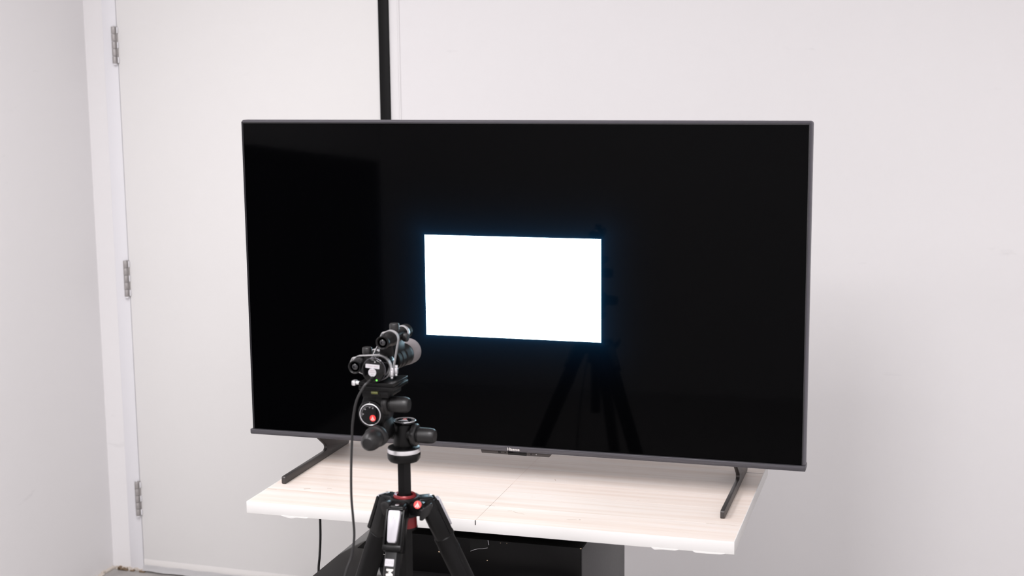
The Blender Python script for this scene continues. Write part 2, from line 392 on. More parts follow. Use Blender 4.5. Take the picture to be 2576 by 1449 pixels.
# black cloth added out of view, standing in for the dark shape mirrored
def dark_stand_in(bm):
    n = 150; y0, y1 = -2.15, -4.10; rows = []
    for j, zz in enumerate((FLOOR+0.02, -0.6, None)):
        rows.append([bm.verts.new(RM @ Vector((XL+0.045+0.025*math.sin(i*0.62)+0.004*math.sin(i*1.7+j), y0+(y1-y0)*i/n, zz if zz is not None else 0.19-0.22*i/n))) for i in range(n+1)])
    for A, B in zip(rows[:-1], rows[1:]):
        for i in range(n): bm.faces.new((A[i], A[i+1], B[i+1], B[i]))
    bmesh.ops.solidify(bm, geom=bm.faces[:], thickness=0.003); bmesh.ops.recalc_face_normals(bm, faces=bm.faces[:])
bm = bmesh.new(); dark_stand_in(bm); cu = obj('black_stand_in', bm, 'dark_stand_in', None, 60)
cu['label'] = 'unseen black cloth added along the left wall to mirror dark in the screen'; cu['category'] = 'dark_stand_in'
# ceiling lamps: the first inferred, the rest added as fill
for i, (lx, ly, sx, sy, pw) in enumerate(LAMPS):
    t = thing('ceiling_light', ('bright flat ceiling light panel between the tripod and the camera', 'unseen ceiling fill panel added above the right of the camera', 'unseen ceiling fill panel added above the black stand-in cloth', 'dim unseen ceiling fill panel added right of the television', 'unseen ceiling fill panel added in front of the white door')[i], 'light', (lx, ly, CEIL-0.04), 'flat ceiling light panels')
    def lf(bm):
        for (a, b, c, d) in ((-sx/2-0.03, -sx/2, -sy/2-0.03, sy/2+0.03), (sx/2, sx/2+0.03, -sy/2-0.03, sy/2+0.03), (-sx/2, sx/2, -sy/2-0.03, -sy/2), (-sx/2, sx/2, sy/2, sy/2+0.03)):
            bx(bm, lx+a, lx+b, ly+c, ly+d, CEIL-0.04, CEIL, bev=0.002)
    part('frame', 'ceil', t, lf)
    part('diffuser', 'diffuser', t, lambda bm: bx(bm, lx-sx/2, lx+sx/2, ly-sy/2, ly+sy/2, CEIL-0.02, CEIL-0.012))

# ------------------------------------------------------------------ table
ZT = -0.4164; TX0, TX1, TY0, TY1 = -0.4885, 0.5085, -0.2757, 0.2667; TH = 0.0245
table = thing('table', 'rectangular table with pale maple planked top and white edges', 'table', (0.01, 0.0, ZT-TH))
part('core', 'lam', table, lambda bm: bx(bm, TX0+0.0015, TX1-0.0015, TY0+0.0015, TY1-0.0015, ZT-TH, ZT-0.002))
joints = [TY0+0.0012, -0.178, -0.079, 0.004, 0.100, 0.190, TY1-0.0012]
for a, b in zip(joints[:-1], joints[1:]):
    part('plank', 'wood', table, lambda bm: bx(bm, TX0+0.0012, TX1-0.0012, a+0.00012, b-0.00012, ZT-0.002, ZT, bev=0.00012, seg=1), 0)
def edge_band(x0, x1, y0, y1): part('edge_band', 'lam', table, lambda bm: bx(bm, x0, x1, y0, y1, ZT-TH, ZT+0.0001, bev=0.0005), label='white laminate edge')
edge_band(TX0, TX1, TY0, TY0+0.0014); edge_band(TX0, TX1, TY1-0.0014, TY1)
edge_band(TX0, TX0+0.0014, TY0+0.0014, TY1-0.0014); edge_band(TX1-0.0014, TX1, TY0+0.0014, TY1-0.0014)
def mark(m, x0, x1, y0, y1): part('pencil_mark', m, table, lambda bm: bx(bm, x0, x1, y0, y1, ZT, ZT+0.00008), 0)
mark('pencil', 0.0034, 0.0044, TY0, -0.02); mark('pencil_faint', 0.0034, 0.0043, -0.02, TY1-0.06)
mark('pencil', -0.006, 0.014, -0.1787, -0.1773); mark('pencil', 0.0022, 0.0056, -0.1796, -0.1764)
mark('pencil', TX1-0.068, TX1-0.003, -0.1795, -0.1783); mark('pencil', TX0+0.003, TX0+0.024, -0.1842, -0.1828)
mark('darkgap', 0.470, TX1-0.002, 0.1884, 0.1896); mark('pencil_faint', -0.004, 0.012, 0.1884, 0.1896)
mark('pencil_faint', 0.05, TX1-0.002, 0.0036, 0.0044); mark('pencil_faint', TX0+0.14, 0.05, 0.0037, 0.0043)
part('edge_cut', 'darkgap', table, lambda bm: bx(bm, 0.0030, 0.0048, TY0-0.0003, TY0+0.001, ZT-0.0095, ZT+0.0002), 0, label='dark saw nick in the white front edge')
def speck(x, y, sx, sy, ang, m='pencil'):
    T = Matrix.Translation((x, y, ZT)) @ Matrix.Rotation(ang, 4, 'Z')
    part('scratch', m, table, lambda bm: bx(bm, -sx/2, sx/2, -sy/2, sy/2, 0, 0.0001, T=T), 0)
rnd = random.Random(21)
for (x, y, sx, sy, a) in ((-0.404, -0.163, 0.014, 0.004, 0.5), (-0.36, -0.148, 0.010, 0.0022, 0.1), (0.065, -0.206, 0.012, 0.0012, -0.5), (0.052, -0.200, 0.009, 0.001, 0.3), (0.078, -0.212, 0.016, 0.0009, -0.2), (0.20, -0.220, 0.0035, 0.0028, 0), (0.185, -0.224, 0.02, 0.0008, 0.2), (0.085, 0.030, 0.012, 0.0012, -1.1)):
    speck(x, y, sx, sy, a)
for k in range(14): speck(rnd.uniform(-0.3, 0.45), rnd.uniform(-0.14, 0.2), rnd.uniform(0.004, 0.012), 0.0009, rnd.uniform(-1, 1), 'pencil_faint')
# slivers of laminate peeling from the lower front edge
def sliver(pts):
    def f(bm): prism(bm, pts, frame((0, TY0, 0), (1, 0, 0), (0, 0, 1), (0, -1, 0)), 0.0, 0.0008, 0.0)
    part('peeling_sliver', 'lam', table, f, 0)
ZU = ZT-TH
sliver([(-0.412, ZU+0.001), (-0.352, ZU+0.001), (-0.355, ZU-0.001), (-0.378, ZU-0.0008), (-0.389, ZU-0.0034), (-0.402, ZU-0.0018)])
sliver([(0.352, ZU+0.001), (0.405, ZU+0.001), (0.398, ZU-0.0015), (0.372, ZU-0.0016), (0.358, ZU-0.0032)])
sliver([(0.43, ZU+0.001), (0.492, ZU+0.001), (0.485, ZU-0.0012), (0.458, ZU-0.0020), (0.436, ZU-0.0022)])

# ------------------------------------------------------------------ black cabinet under the table
CZ, UZ = -0.540, -0.4635
cab = thing('cabinet', 'black cabinet under the table with glossy low shelf at its left', 'cabinet', (-0.055, -0.13, FLOOR))
part('base', 'cab', cab, lambda bm: bx(bm, -0.320, 0.2112, -0.345, 0.142, FLOOR, CZ-0.018, bev=0.0015))
part('shelf', 'cab_top', cab, lambda bm: bx(bm, -0.3205, -0.2105, -0.347, 0.142, CZ-0.018, CZ, bev=0.001), label='glossy black shelf top')
part('shelf', 'cab_top', cab, lambda bm: bx(bm, -0.2105, 0.2112, -0.347, -0.250, CZ-0.018, CZ, bev=0.001), label='glossy black shelf front')
part('upper_box', 'cab', cab, lambda bm: bx(bm, -0.2105, 0.2100, -0.250, 0.142, CZ-0.018, UZ, bev=0.0012))
part('side_panel', 'cab_side_lit', cab, lambda bm: bx(bm, 0.2102, 0.2122, -0.2495, 0.1425, CZ-0.4, UZ-0.001, bev=0.0004), label='black side, light from the right wall put into its grey')
part('shelf_slot', 'darkgap', cab, lambda bm: bx(bm, -0.298, -0.245, -0.152, -0.06, CZ-0.002, CZ+0.0004), label='dark recessed slot in the shelf')
part('spacer', 'matte', cab, lambda bm: (bx(bm, -0.19, -0.03, -0.15, 0.12, UZ, ZU-0.0002, bev=0.001), bx(bm, 0.03, 0.17, -0.15, 0.12, UZ, ZU-0.0002, bev=0.001)))
def patch(bm):
    pts = [(-0.0160, UZ+0.0005), (0.0205, UZ+0.0005), (0.0205, -0.479), (0.015, -0.4815), (0.006, -0.4820), (-0.002, -0.4845), (-0.010, -0.4865), (-0.0150, -0.489)]
    prism(bm, pts, frame((0, -0.250, 0), (1, 0, 0), (0, 0, 1), (0, -1, 0)), 0, 0.0007)
part('tape_patch', 'matte', cab, patch, 0, label='torn black tape patch')
part('tape_edge', 'printgrey', cab, lambda bm: tube(bm, smooth_path([(-0.0150, -0.2509, -0.489), (-0.008, -0.2512, -0.4856), (0.002, -0.2509, -0.4826), (0.011, -0.2512, -0.4815), (0.0205, -0.2509, -0.479)], 4), 0.0004, 6), 35)
part('tape_edge', 'plategrey', cab, lambda bm: tube(bm, [Vector((0.0215, -0.2507, UZ)), Vector((0.0222, -0.2512, UZ-0.004)), Vector((0.0228, -0.2506, UZ-0.0095))], 0.0006, 6), 35)
for (x, z, s) in ((-0.081, -0.4963, 0.0016), (0.0193, -0.5053, 0.0010), (0.2092, -0.4642, 0.0014), (0.060, -0.4665, 0.0007), (0.047, -0.467, 0.0007)):
    part('paint_chip', 'chip', cab, lambda bm: bx(bm, x-s, x+s, -0.2506, -0.2498, z-s*0.5, z+s*0.6), 0)
# port bay with outlined labels, half hidden by the tripod
part('port_bay', 'plastic_gloss', cab, lambda bm: bx(bm, -0.207, -0.150, -0.2512, -0.250, -0.5365, -0.482, bev=0.0004), label='black port bay')
def outl(x0, x1, z0, z1):
    def f(bm):
        for (a, b, c, d) in ((x0, x1, z1-0.0008, z1), (x0, x1, z0, z0+0.0008), (x0, x0+0.0008, z0, z1), (x1-0.0008, x1, z0, z1)):
            bx(bm, a, b, -0.2517, -0.2511, c, d)
    part('label_outline', 'print', cab, f, 0)
outl(-0.2005, -0.1905, -0.5125, -0.5035); outl(-0.1925, -0.184, -0.4965, -0.4885)
for k in range(3): part('port', 'darkgap', cab, lambda bm: bx(bm, -0.200+k*0.016, -0.189+k*0.016, -0.2518, -0.2512, -0.530, -0.520), 0)

# cable hanging from under the table
bm = bmesh.new()
tube(bm, smooth_path([(-0.4735, 0.05, ZU-0.0045), (-0.4735, 0.05, -0.52), (-0.4738, 0.05, -0.59), (-0.4775, 0.05, -0.644), (-0.4825, 0.052, -0.69), (-0.488, 0.06, -0.85), (-0.47, 0.08, -1.10), (-0.44, 0.10, -1.19), (-0.40, 0.16, FLOOR+0.003), (-0.30, 0.24, FLOOR+0.003), (-0.1, 0.30, FLOOR+0.003)], 8), 0.0028, 10)
c = obj('power_cable', bm, 'cable', None, 60); c['label'] = 'black cable hanging from under the left of the table'; c['category'] = 'cable'

# ------------------------------------------------------------------ television
tv = thing('television', 'large black flat television with a white rectangle lit on its screen', 'television', (0, 0.03, ZT))
HX, HT, HB = 0.6113, 0.3481, -0.3513
CH = -0.3400                                     # top of the lower bar
YS = 0.0035                                      # the panel sits just behind the rim
TVF = frame((0, 0, 0), (1, 0, 0), (0, 0, 1), (0, -1, 0))     # local x = x, local y = z, extrude towards the viewer
scr = part('screen', 'screen', tv, lambda bm: bx(bm, -HX+0.006, HX-0.006, YS, YS+0.006, CH-0.002, HT-0.0065), 0, label='black glossy screen')
part('lit_window', 'window_white', scr, lambda bm: bx(bm, -BW/2, BW/2, YS-0.0004, YS, -BH/2, BH/2), 0, label='pure white lit rectangle')
def rim(o_in, o_out, ya, yb, slope):
    def f(bm):
        xi, xo = HX-o_in, HX-o_out; zi, zo = HT-o_in, HT-o_out; r = 0.006 - o_out*0.8; n = 6; zb = CH+0.0002
        outer = [(-xo, zb)] + [(-xo+r-r*math.cos(k*PI/2/n), zo-r+r*math.sin(k*PI/2/n)) for k in range(n+1)] + [(xo-r+r*math.sin(k*PI/2/n), zo-r+r*math.cos(k*PI/2/n)) for k in range(n+1)] + [(xo, zb)]
        inner = [(-xi, zb)] + [(-xi, zi)]*(n+1) + [(xi, zi)]*(n+1) + [(xi, zb)]
        t = bmesh.new()
        def V(q, y): return t.verts.new((q[0], y, q[1]))
        oa = [V(q, ya+slope) for q in outer]; ob = [V(q, yb) for q in outer]; ia = [V(q, ya) for q in inner]; ib = [V(q, yb) for q in inner]
        for k in range(len(outer)-1):
            for A, B in ((oa, ob), (ob, ib), (ib, ia), (ia, oa)):
                t.faces.new((A[k], A[k+1], B[k+1], B[k]))
        for k in (0, -1): t.faces.new((oa[k], ob[k], ib[k], ia[k]))
        bmesh.ops.remove_doubles(t, verts=t.verts[:], dist=1e-6); merge(bm, t)
    return f
part('bezel', 'bezel', tv, rim(0.0042, 0.0, 0.0, 0.028, 0.009), 50, label='dark grey metal rim')
part('inner_bezel', 'bezel_in', tv, rim(0.0056, 0.0041, 0.0006, 0.012, 0.0), 50)
part('inner_bezel', 'bezel_in', tv, rim(0.0070, 0.0055, 0.0020, 0.012, 0.0), 50)
chin = part('lower_bar', 'chin', tv, lambda bm: (bx(bm, -HX-0.0012, HX+0.0012, -0.0030, 0.030, HB+0.0020, CH, bev=0.0008), bx(bm, -HX-0.0004, HX+0.0004, -0.0018, 0.030, HB, HB+0.0024, bev=0.0005)), label='brushed dark grey lower bar')
def logo(bm): text_bm(bm, 'Hisense', 0.0086, frame((0.0020, -0.0031, -0.3462), (1, 0, 0), (0, 0, 1), (0, -1, 0)), bold=0.00022, depth=0.0001, spacing=1.0)
part('lettering', 'print', chin, logo, 0, label='pale raised maker name')
sens = part('sensor_module', 'foot', tv, lambda bm: prism(bm, [(-0.0735, HB), (0.0835, HB), (0.0785, HB-0.0088), (-0.0710, HB-0.0088)], frame((0, 0.004, 0), (1, 0, 0), (0, 0, 1), (0, -1, 0)), -0.022, 0.0, 0.0008), label='dark receiver housing below the bar')
part('sensor_window', 'plastic_gloss', sens, lambda bm: bx(bm, -0.0120, 0.0290, 0.0032, 0.006, HB-0.0088, HB-0.0004, bev=0.0004))
for (xa, xb) in ((-0.034, -0.028), (-0.0195, -0.0175), (0.038, 0.040)):
    part('sensor_eye', 'darkgap', sens, lambda bm: bx(bm, xa, xb, 0.0035, 0.005, HB-0.0057, HB-0.0033))
part('sensor_eye', 'printgrey', sens, lambda bm: cyl(bm, 0.0013, (0.0505, 0.0048, HB-0.0045), (0.0505, 0.0034, HB-0.0045), 12))
part('back_shell', 'plastic', tv, lambda bm: (bx(bm, -HX+0.004, HX-0.004, 0.009, 0.030, HB+0.004, HT-0.004, bev=0.003), bx(bm, -0.46, 0.46, 0.028, 0.074, HB+0.006, 0.12, bev=0.012)))
for sx in (-1, 1):
    xc = 0.467*sx
    prof = [(-0.145, ZT+0.0025), (-0.1425, ZT), (0.202, ZT), (0.206, ZT+0.004), (0.206, ZT+0.022), (0.120, -0.336), (0.018, -0.336), (0.041, -0.364), (0.0745, -0.3868), (0.0778, -0.3912), (0.0775, -0.3955), (0.0725, -0.3995), (0.066, -0.4000), (-0.1425, -0.4000), (-0.145, -0.4025)]
    ft = part('foot', 'foot', tv, lambda bm: prism(bm, prof, frame((xc, 0, 0), (0, 1, 0), (0, 0, 1), (1, 0, 0)), -0.0042, 0.0042, 0.0009), label='angular dark bronze foot, %s' % ('left' if sx < 0 else 'right'))
    part('foot_bracket', 'plastic', ft, lambda bm: bx(bm, xc-0.03, xc+0.03, 0.031, 0.07, -0.345, -0.30, bev=0.002))

# ------------------------------------------------------------------ tripod with geared head
AX, AY = 0.017, -0.690
tri = thing('tripod', 'black photo tripod with geared head standing in front of the television', 'tripod', (AX, AY, FLOOR))
def hexwob(th): return 1.0+0.03*math.cos(6*th)
part('center_column', 'matte', tri, lambda bm: lathe(bm, [(0.0122, -0.43), (0.0122, -0.183)], (AX, AY, 0), (0, 0, 1), 6, rotate=0.35))
part('column_collar', 'red', tri, lambda bm: lathe(bm, [(0.0135, -0.2400), (0.0172, -0.2385), (0.0188, -0.2405), (0.0192, -0.2440), (0.0192, -0.2465), (0.0135, -0.2465)], (AX, AY, 0), (0, 0, 1), 40, ring=True), label='red locking collar')
crown = part('crown', 'plastic', tri, lambda bm: lathe(bm, [(0.0175, -0.2460), (0.0205, -0.2425), (0.0240, -0.2425), (0.0258, -0.2465), (0.0262, -0.2560), (0.0245, -0.2740), (0.0140, -0.2760)], (AX, AY, 0), (0, 0, 1), 40, ring=True))
part('column_sleeve', 'red', tri, lambda bm: lathe(bm, [(0.0128, -0.270), (0.0185, -0.270), (0.0198, -0.2940), (0.0128, -0.2940)], (AX, AY, 0), (0, 0, 1), 36, ring=True), label='red column sleeve')
part('sleeve_rim', 'plastic', tri, lambda bm: lathe(bm, [(0.0128, -0.2940), (0.0203, -0.2940), (0.0207, -0.2960), (0.0200, -0.2980), (0.0128, -0.2980)], (AX, AY, 0), (0, 0, 1), 36, ring=True))
def emblem(parent, c, nrm, upv, r, m_disc='redlogo', m_print='print'):
    """round badge with three strokes meeting at the top"""
    nrm = Vector(nrm).normalized(); upv = (Vector(upv)-nrm*Vector(upv).dot(nrm)).normalized(); rv = upv.cross(nrm); c = Vector(c)
    e = part('emblem', m_disc, parent, lambda bm: lathe(bm, [(r, 0), (r*0.97, 0.0004), (0.0, 0.0005)], c, nrm, 28))
    def strokes(bm):
        T = frame(c+nrm*0.0004, rv, upv, nrm)
        for (x0, y0, x1, y1) in ((0, 0.75, 0, -0.72), (0.02, 0.45, 0.5, -0.6), (-0.02, 0.45, -0.5, -0.6)):
            dx, dy = x1-x0, y1-y0; L = math.hypot(dx, dy); px, py = -dy/L*0.075, dx/L*0.075
            prism(bm, [((x0+px*0.4)*r, (y0+py*0.4)*r), ((x1+px*1.7)*r, (y1+py*1.7)*r), ((x1-px*1.7)*r, (y1-py*1.7)*r), ((x0-px*0.4)*r, (y0-py*0.4)*r)], T, 0, 0.0004)
    return e, strokes
# legs
TT = 0.44; LN = math.hypot(TT, 1.0); LEGLEN = (FLOOR*-1-0.262)*LN
for k, a in enumerate((0.06, 0.06+2*PI/3, 0.06-2*PI/3)):
    d = Vector((math.sin(a), -math.cos(a), 0)); zz = Vector((0, 0, 1))
    Lx = (d*TT-zz)/LN; Nn = (d+zz*TT)/LN; Tg = Vector((math.cos(a), math.sin(a), 0))
    o = Vector((AX, AY, -0.262))+d*0.040; F = frame(o, Tg, Nn, Lx)
    # shoulder reaching from the crown to the leg
    part('shoulder', 'plastic', tri, lambda bm: bx(bm, -0.0135, 0.0135, 0.018, 0.048, -0.272, -0.2455, bev=0.005, seg=3, T=frame((AX, AY, 0), Tg, d, zz)))
    part('shoulder_screw', 'silver', tri, lambda bm: cyl(bm, 0.0035, Vector((AX, AY, -0.2458))+d*0.043, Vector((AX, AY, -0.2446))+d*0.043, 16, 0.0004))
    lg = part('leg', 'plastic', tri, lambda bm: (prism(bm, rrect(0.0315, 0.030, 0.009), F, 0.001, 0.062, 0.002, 2), cyl(bm, 0.0150, o+Lx*0.002-Tg*0.0155, o+Lx*0.002+Tg*0.0155, 32, 0.003)))
    def rails(bm):
        for s in (-1, 1): bx(bm, s*0.0142-0.0018, s*0.0142+0.0018, 0.010, 0.0172, -0.006, 0.056, bev=0.0012, T=F)
        bx(bm, -0.0158, 0.0158, 0.010, 0.0180, 0.051, 0.060, bev=0.002, T=F)
        bx(bm, -0.0125, 0.0125, 0.009, 0.0160, -0.008, -0.005, bev=0.0012, T=F)
    part('lever_guard', 'plastic', lg, rails)
    lev = part('angle_lever', 'plategrey', lg, lambda bm: prism(bm, [(-0.0100, -0.0030), (-0.0080, -0.0045), (0.0080, -0.0045), (0.0100, -0.0030), (0.0104, 0.006), (0.0078, 0.044), (0.0058, 0.0480), (-0.0058, 0.0480), (-0.0078, 0.044), (-0.0104, 0.006)], frame(o, Tg, Lx, Nn), 0.0130, 0.0215, 0.0016), label='light grey angle lever')
    part('lever_badge', 'sticker', lg, lambda bm: lathe(bm, [(0.0048, 0.0214), (0.0048, 0.0217), (0.0041, 0.0217), (0.0041, 0.0214)], o+Lx*0.0085, Nn, 28, ring=True))
    def bstroke(bm):
        T = frame(o+Lx*0.0085+Nn*0.0213, Tg, -Lx, Nn)
        for (x0, x1) in ((0, 0), (0, 0.0022), (0, -0.0022)):
            prism(bm, [(x0-0.00025, 0.0028), (x0+0.00025, 0.0028), (x1+0.0005, -0.003), (x1-0.0005, -0.003)], T, 0, 0.0004)
    part('lever_badge', 'sticker', lg, bstroke, 0)
    # tube sections
    part('upper_tube', 'matte', tri, lambda bm: prism(bm, [(-0.0135, -0.006), (-0.0135, 0.006), (-0.0085, 0.0125), (0.0085, 0.0125), (0.0135, 0.006), (0.0135, -0.006), (0.0085, -0.0125), (-0.0085, -0.0125)], F, 0.058, 0.44, 0.0012))
    if k:
        gr = part('grip', 'rubber', tri, lambda bm: (lathe(bm, [(0.0150, 0.060), (0.0172, 0.0625), (0.0170, 0.078), (0.0175, 0.0795), (0.0170, 0.36), (0.0145, 0.365)], o, Lx, 28)))
        def contour(bm):
            for s in (-1, 1):
                tube(bm, smooth_path([o+Lx*0.093+Nn*0.0173*math.cos(s*1.15)+Tg*0.0173*math.sin(s*1.15), o+Lx*0.089+Nn*0.0174*math.cos(s*0.9)+Tg*0.0174*math.sin(s*0.9), o+Lx*0.088+Nn*0.0175*math.cos(s*0.4)+Tg*0.0175*math.sin(s*0.4), o+Lx*0.088+Nn*0.0175], 5), 0.0006, 6)
                tube(bm, [o+Lx*(0.093+0.02*j)+Nn*0.0172*math.cos(s*1.15)+Tg*0.0172*math.sin(s*1.15) for j in range(13)], 0.0006, 6)
        part('grip_seam', 'rubber', gr, contour)
    else:
        st_ = part('sticker', 'sticker', lg, lambda bm: prism(bm, rrect(0.0150, 0.0115, 0.0008, cx=-0.0022, cy=0.079), frame(o, Tg, Lx, Nn), 0.0124, 0.0128), 0, label='white sticker reading D1S')
        part('lettering', 'printgrey', lg, lambda bm: text_bm(bm, 'D1S', 0.0072, frame(o+Lx*0.079+Nn*0.0129-Tg*0.0022, Tg, -Lx, Nn), depth=0.0001), 0)
        part('lettering', 'print', lg, lambda bm: text_bm(bm, 'Manfrotto', 0.0150, frame(o+Lx*0.0885+Nn*0.0126-Tg*0.0010, Lx, Tg, Nn), bold=0.0007, depth=0.0001, align='LEFT'), 0, label='bold white lettering running down the leg')
    part('leg_clamp', 'plastic', tri, lambda bm: lathe(bm, [(0.0140, 0.432), (0.0170, 0.435), (0.0170, 0.468), (0.0125, 0.471)], o, Lx, 24))
    part('middle_tube', 'matte', tri, lambda bm: lathe(bm, [(0.0112, 0.465), (0.0112, 0.74)], o, Lx, 20))
    part('leg_clamp', 'plastic', tri, lambda bm: lathe(bm, [(0.0115, 0.732), (0.0145, 0.735), (0.0145, 0.765), (0.0105, 0.768)], o, Lx, 24))
    part('lower_tube', 'matte', tri, lambda bm: lathe(bm, [(0.0090, 0.76), (0.0090, LEGLEN-0.03)], o, Lx, 20))
    part('rubber_foot', 'rubber', tri, lambda bm: lathe(bm, [(0.0100, LEGLEN-0.04), (0.0125, LEGLEN-0.036), (0.0125, LEGLEN-0.010), (0.0070, LEGLEN-0.0045)], o, Lx, 20))
# accessory link, wing knob and side lever of the crown
link = part('accessory_link', 'plastic', tri, lambda bm: (bx(bm, 0.034, 0.056, -0.716, -0.694, -0.268, -0.2475, bev=0.003), cyl(bm, 0.0078, (0.050, -0.712, -0.250), (0.0502, -0.7195, -0.2465), 24, 0.001)))
e, st = emblem(link, (0.0502, -0.7196, -0.2464), (0.03, -0.92, 0.40), (0, 0, 1), 0.0066); part('emblem_print', 'print', e if False else link, st, 0)
part('wing_knob', 'knob', tri, lambda bm: (prism(bm, [(0.0745, -0.2405), (0.0765, -0.2445), (0.0720, -0.2590), (0.0600, -0.2715), (0.0548, -0.2708), (0.0553, -0.2610), (0.0600, -0.2520)], frame((0, -0.722, 0), (1, 0, 0), (0, 0, 1), (0, -1, 0)), -0.0045, 0.0045, 0.002, 3), cyl(bm, 0.0055, (0.048, -0.710, -0.258), (0.063, -0.722, -0.257), 18, 0.001)), label='dark diamond wing knob')
part('side_lever', 'knob', tri, lambda bm: (cyl(bm, 0.0085, (-0.002, -0.712, -0.2525), (-0.004, -0.728, -0.2515), 22, 0.002), prism(bm, [(-0.0125, -0.246), (-0.0030, -0.2445), (0.0010, -0.2500), (-0.0020, -0.2600), (-0.0060, -0.2690), (-0.0090, -0.2660), (-0.0120, -0.2560)], frame((0, -0.722, 0), (1, 0, 0), (0, 0, 1), (0, -1, 0)), -0.004, 0.004, 0.002, 2)))

# geared head
head = part('geared_head', 'matte', tri, lambda bm: (
    lathe(bm, [(0.0165, -0.1565), (0.0175, -0.150), (0.0172, -0.122), (0.0150, -0.1185)], (AX, AY, 0), (0, 0, 1), 36),
    cyl(bm, 0.0106, (-0.006, -0.694, -0.1345), (0.0345, -0.694, -0.1355), 28, 0.0015),
    cyl(bm, 0.0225, (-0.0145, -0.7535, -0.0906), (-0.0145, -0.704, -0.0906), 40, 0.003),
    prism(bm, [(-0.0265, -0.0590), (0.0085, -0.0590), (0.0085, -0.0700), (0.0080, -0.098), (0.004, -0.112), (-0.031, -0.100), (-0.0345, -0.084)], frame((0, -0.7505, 0), (1, 0, 0), (0, 0, 1), (0, -1, 0)), -0.044, 0.0, 0.003),
    prism(bm, [(-0.022, -0.100), (0.006, -0.100), (0.012, -0.128), (0.004, -0.1400), (-0.014, -0.1400), (-0.022, -0.128)], frame((0, -0.748, 0), (1, 0, 0), (0, 0, 1), (0, -1, 0)), -0.040, 0.0, 0.004),
    cyl(bm, 0.0100, (-0.006, -0.712, -0.122), (0.015, -0.690, -0.126), 24),
    bx(bm, -0.0235, 0.0225, -0.7665, -0.708, -0.0600, -0.0465, bev=0.003)), label='black geared head')
part('base_plate', 'plastic', head, lambda bm: lathe(bm, [(0.0140, -0.1835), (0.0240, -0.1815), (0.0272, -0.1770), (0.0276, -0.1700), (0.0266, -0.1668), (0.0140, -0.1660)], (AX, AY, 0), (0, 0, 1), 48))
part('base_ring', 'silver', head, lambda bm: lathe(bm, [(0.0170, -0.1668), (0.0268, -0.1668), (0.0272, -0.1640), (0.0268, -0.1600), (0.0170, -0.1600)], (AX, AY, 0), (0, 0, 1), 48, wob=lambda t: 1+0.003*math.cos(24*t)), label='silver panning ring')
part('base_cap', 'plastic', head, lambda bm: lathe(bm, [(0.0150, -0.1600), (0.0266, -0.1600), (0.0260, -0.1582), (0.0200, -0.1560), (0.0150, -0.1555)], (AX, AY, 0), (0, 0, 1), 48))
comp = part('pan_dial', 'plastic_gloss', head, lambda bm: lathe(bm, [(0.0150, -0.1190), (0.0188, -0.1165), (0.0188, -0.1140), (0.0180, -0.1134), (0.0, -0.1134)], (0.0195, -0.690, 0), (0, 0, 1), 40))
part('dial_rim', 'silver', head, lambda bm: lathe(bm, [(0.0168, -0.1135), (0.0180, -0.1130), (0.0186, -0.1138), (0.0186, -0.1144), (0.0168, -0.1140)], (0.0195, -0.690, 0), (0, 0, 1), 44, ring=True))
def pan_ticks(bm):
    for k in range(24):
        a = 2*PI*k/24; L = 0.0030 if k % 3 == 0 else 0.0017
        T = frame((0.0195, -0.690, -0.1134), (math.cos(a), math.sin(a), 0), (-math.sin(a), math.cos(a), 0), (0, 0, 1))
        bx(bm, 0.0155-L, 0.0155, -0.0003, 0.0003, 0, 0.0002, T=T)
    bx(bm, 0.0150, 0.0158, -0.697, -0.684, -0.1134, -0.1131); prism(bm, [(0.010, -0.697), (0.029, -0.697), (0.0195, -0.683)], frame((0, 0, -0.1134), (1, 0, 0), (0, 1, 0), (0, 0, 1)), 0, 0.0002)
part('dial_marks', 'printgrey', head, pan_ticks, 0)
e, st = emblem(head, (0.0175, -0.6835, -0.1133), (0, 0, 1), (0, 1, 0), 0.0032); part('emblem_print', 'print', head, st, 0)
# tilt dial facing the camera side
DC = Vector((-0.0146, -0.7535, -0.0906))
part('tilt_dial', 'plastic_gloss', head, lambda bm: lathe(bm, [(0.0180, 0), (0.0180, 0.0012), (0.0172, 0.0018), (0.0, 0.0018)], DC, (0, -1, 0), 44))
part('dial_rim', 'silver', head, lambda bm: lathe(bm, [(0.0166, 0.0016), (0.0172, 0.0024), (0.0180, 0.0020), (0.0182, 0.0010), (0.0166, 0.0010)], DC, (0, -1, 0), 48, ring=True), label='thin silver dial rim')
def tilt_marks(bm):
    for k in range(22):
        a = math.radians(62+6.2*k); L = 0.0016
        T = frame(DC+Vector((0, -0.0019, 0)), (math.cos(a), 0, math.sin(a)), (-math.sin(a), 0, math.cos(a)), (0, -1, 0))
        bx(bm, 0.0152-L, 0.0152, -0.00016, 0.00016, 0, 0.0002, T=T)
    for a in (66, 92, 134, 178):
        a = math.radians(a); T = frame(DC+Vector((0.0119*math.cos(a), -0.0019, 0.0119*math.sin(a))), (1, 0, 0), (0, 0, 1), (0, -1, 0))
        for (x0, x1, y0, y1) in ((-0.001, -0.0006, -0.0009, 0.0009), (0.0006, 0.001, -0.0009, 0.0009), (-0.0006, 0.0006, 0.0005, 0.0009), (-0.0006, 0.0006, -0.0009, -0.0005)):
            bx(bm, x0, x1, y0, y1, 0, 0.0002, T=T)
    bx(bm, DC.x-0.0008, DC.x+0.0002, -0.7552, -0.7540, DC.z+0.0192, DC.z+0.0205)
part('dial_marks', 'printgrey', head, tilt_marks, 0)
e, st = emblem(head, DC+Vector((0.0046, -0.0019, -0.0056)), (0, -1, 0), (0, 0, 1), 0.0053); part('emblem_print', 'print', head, st, 0)
def flute(th): return 1+0.018*abs(math.cos(4*th))
def wing(th): return 1.0+0.12*max(0, math.cos(2*th+0.5))**3
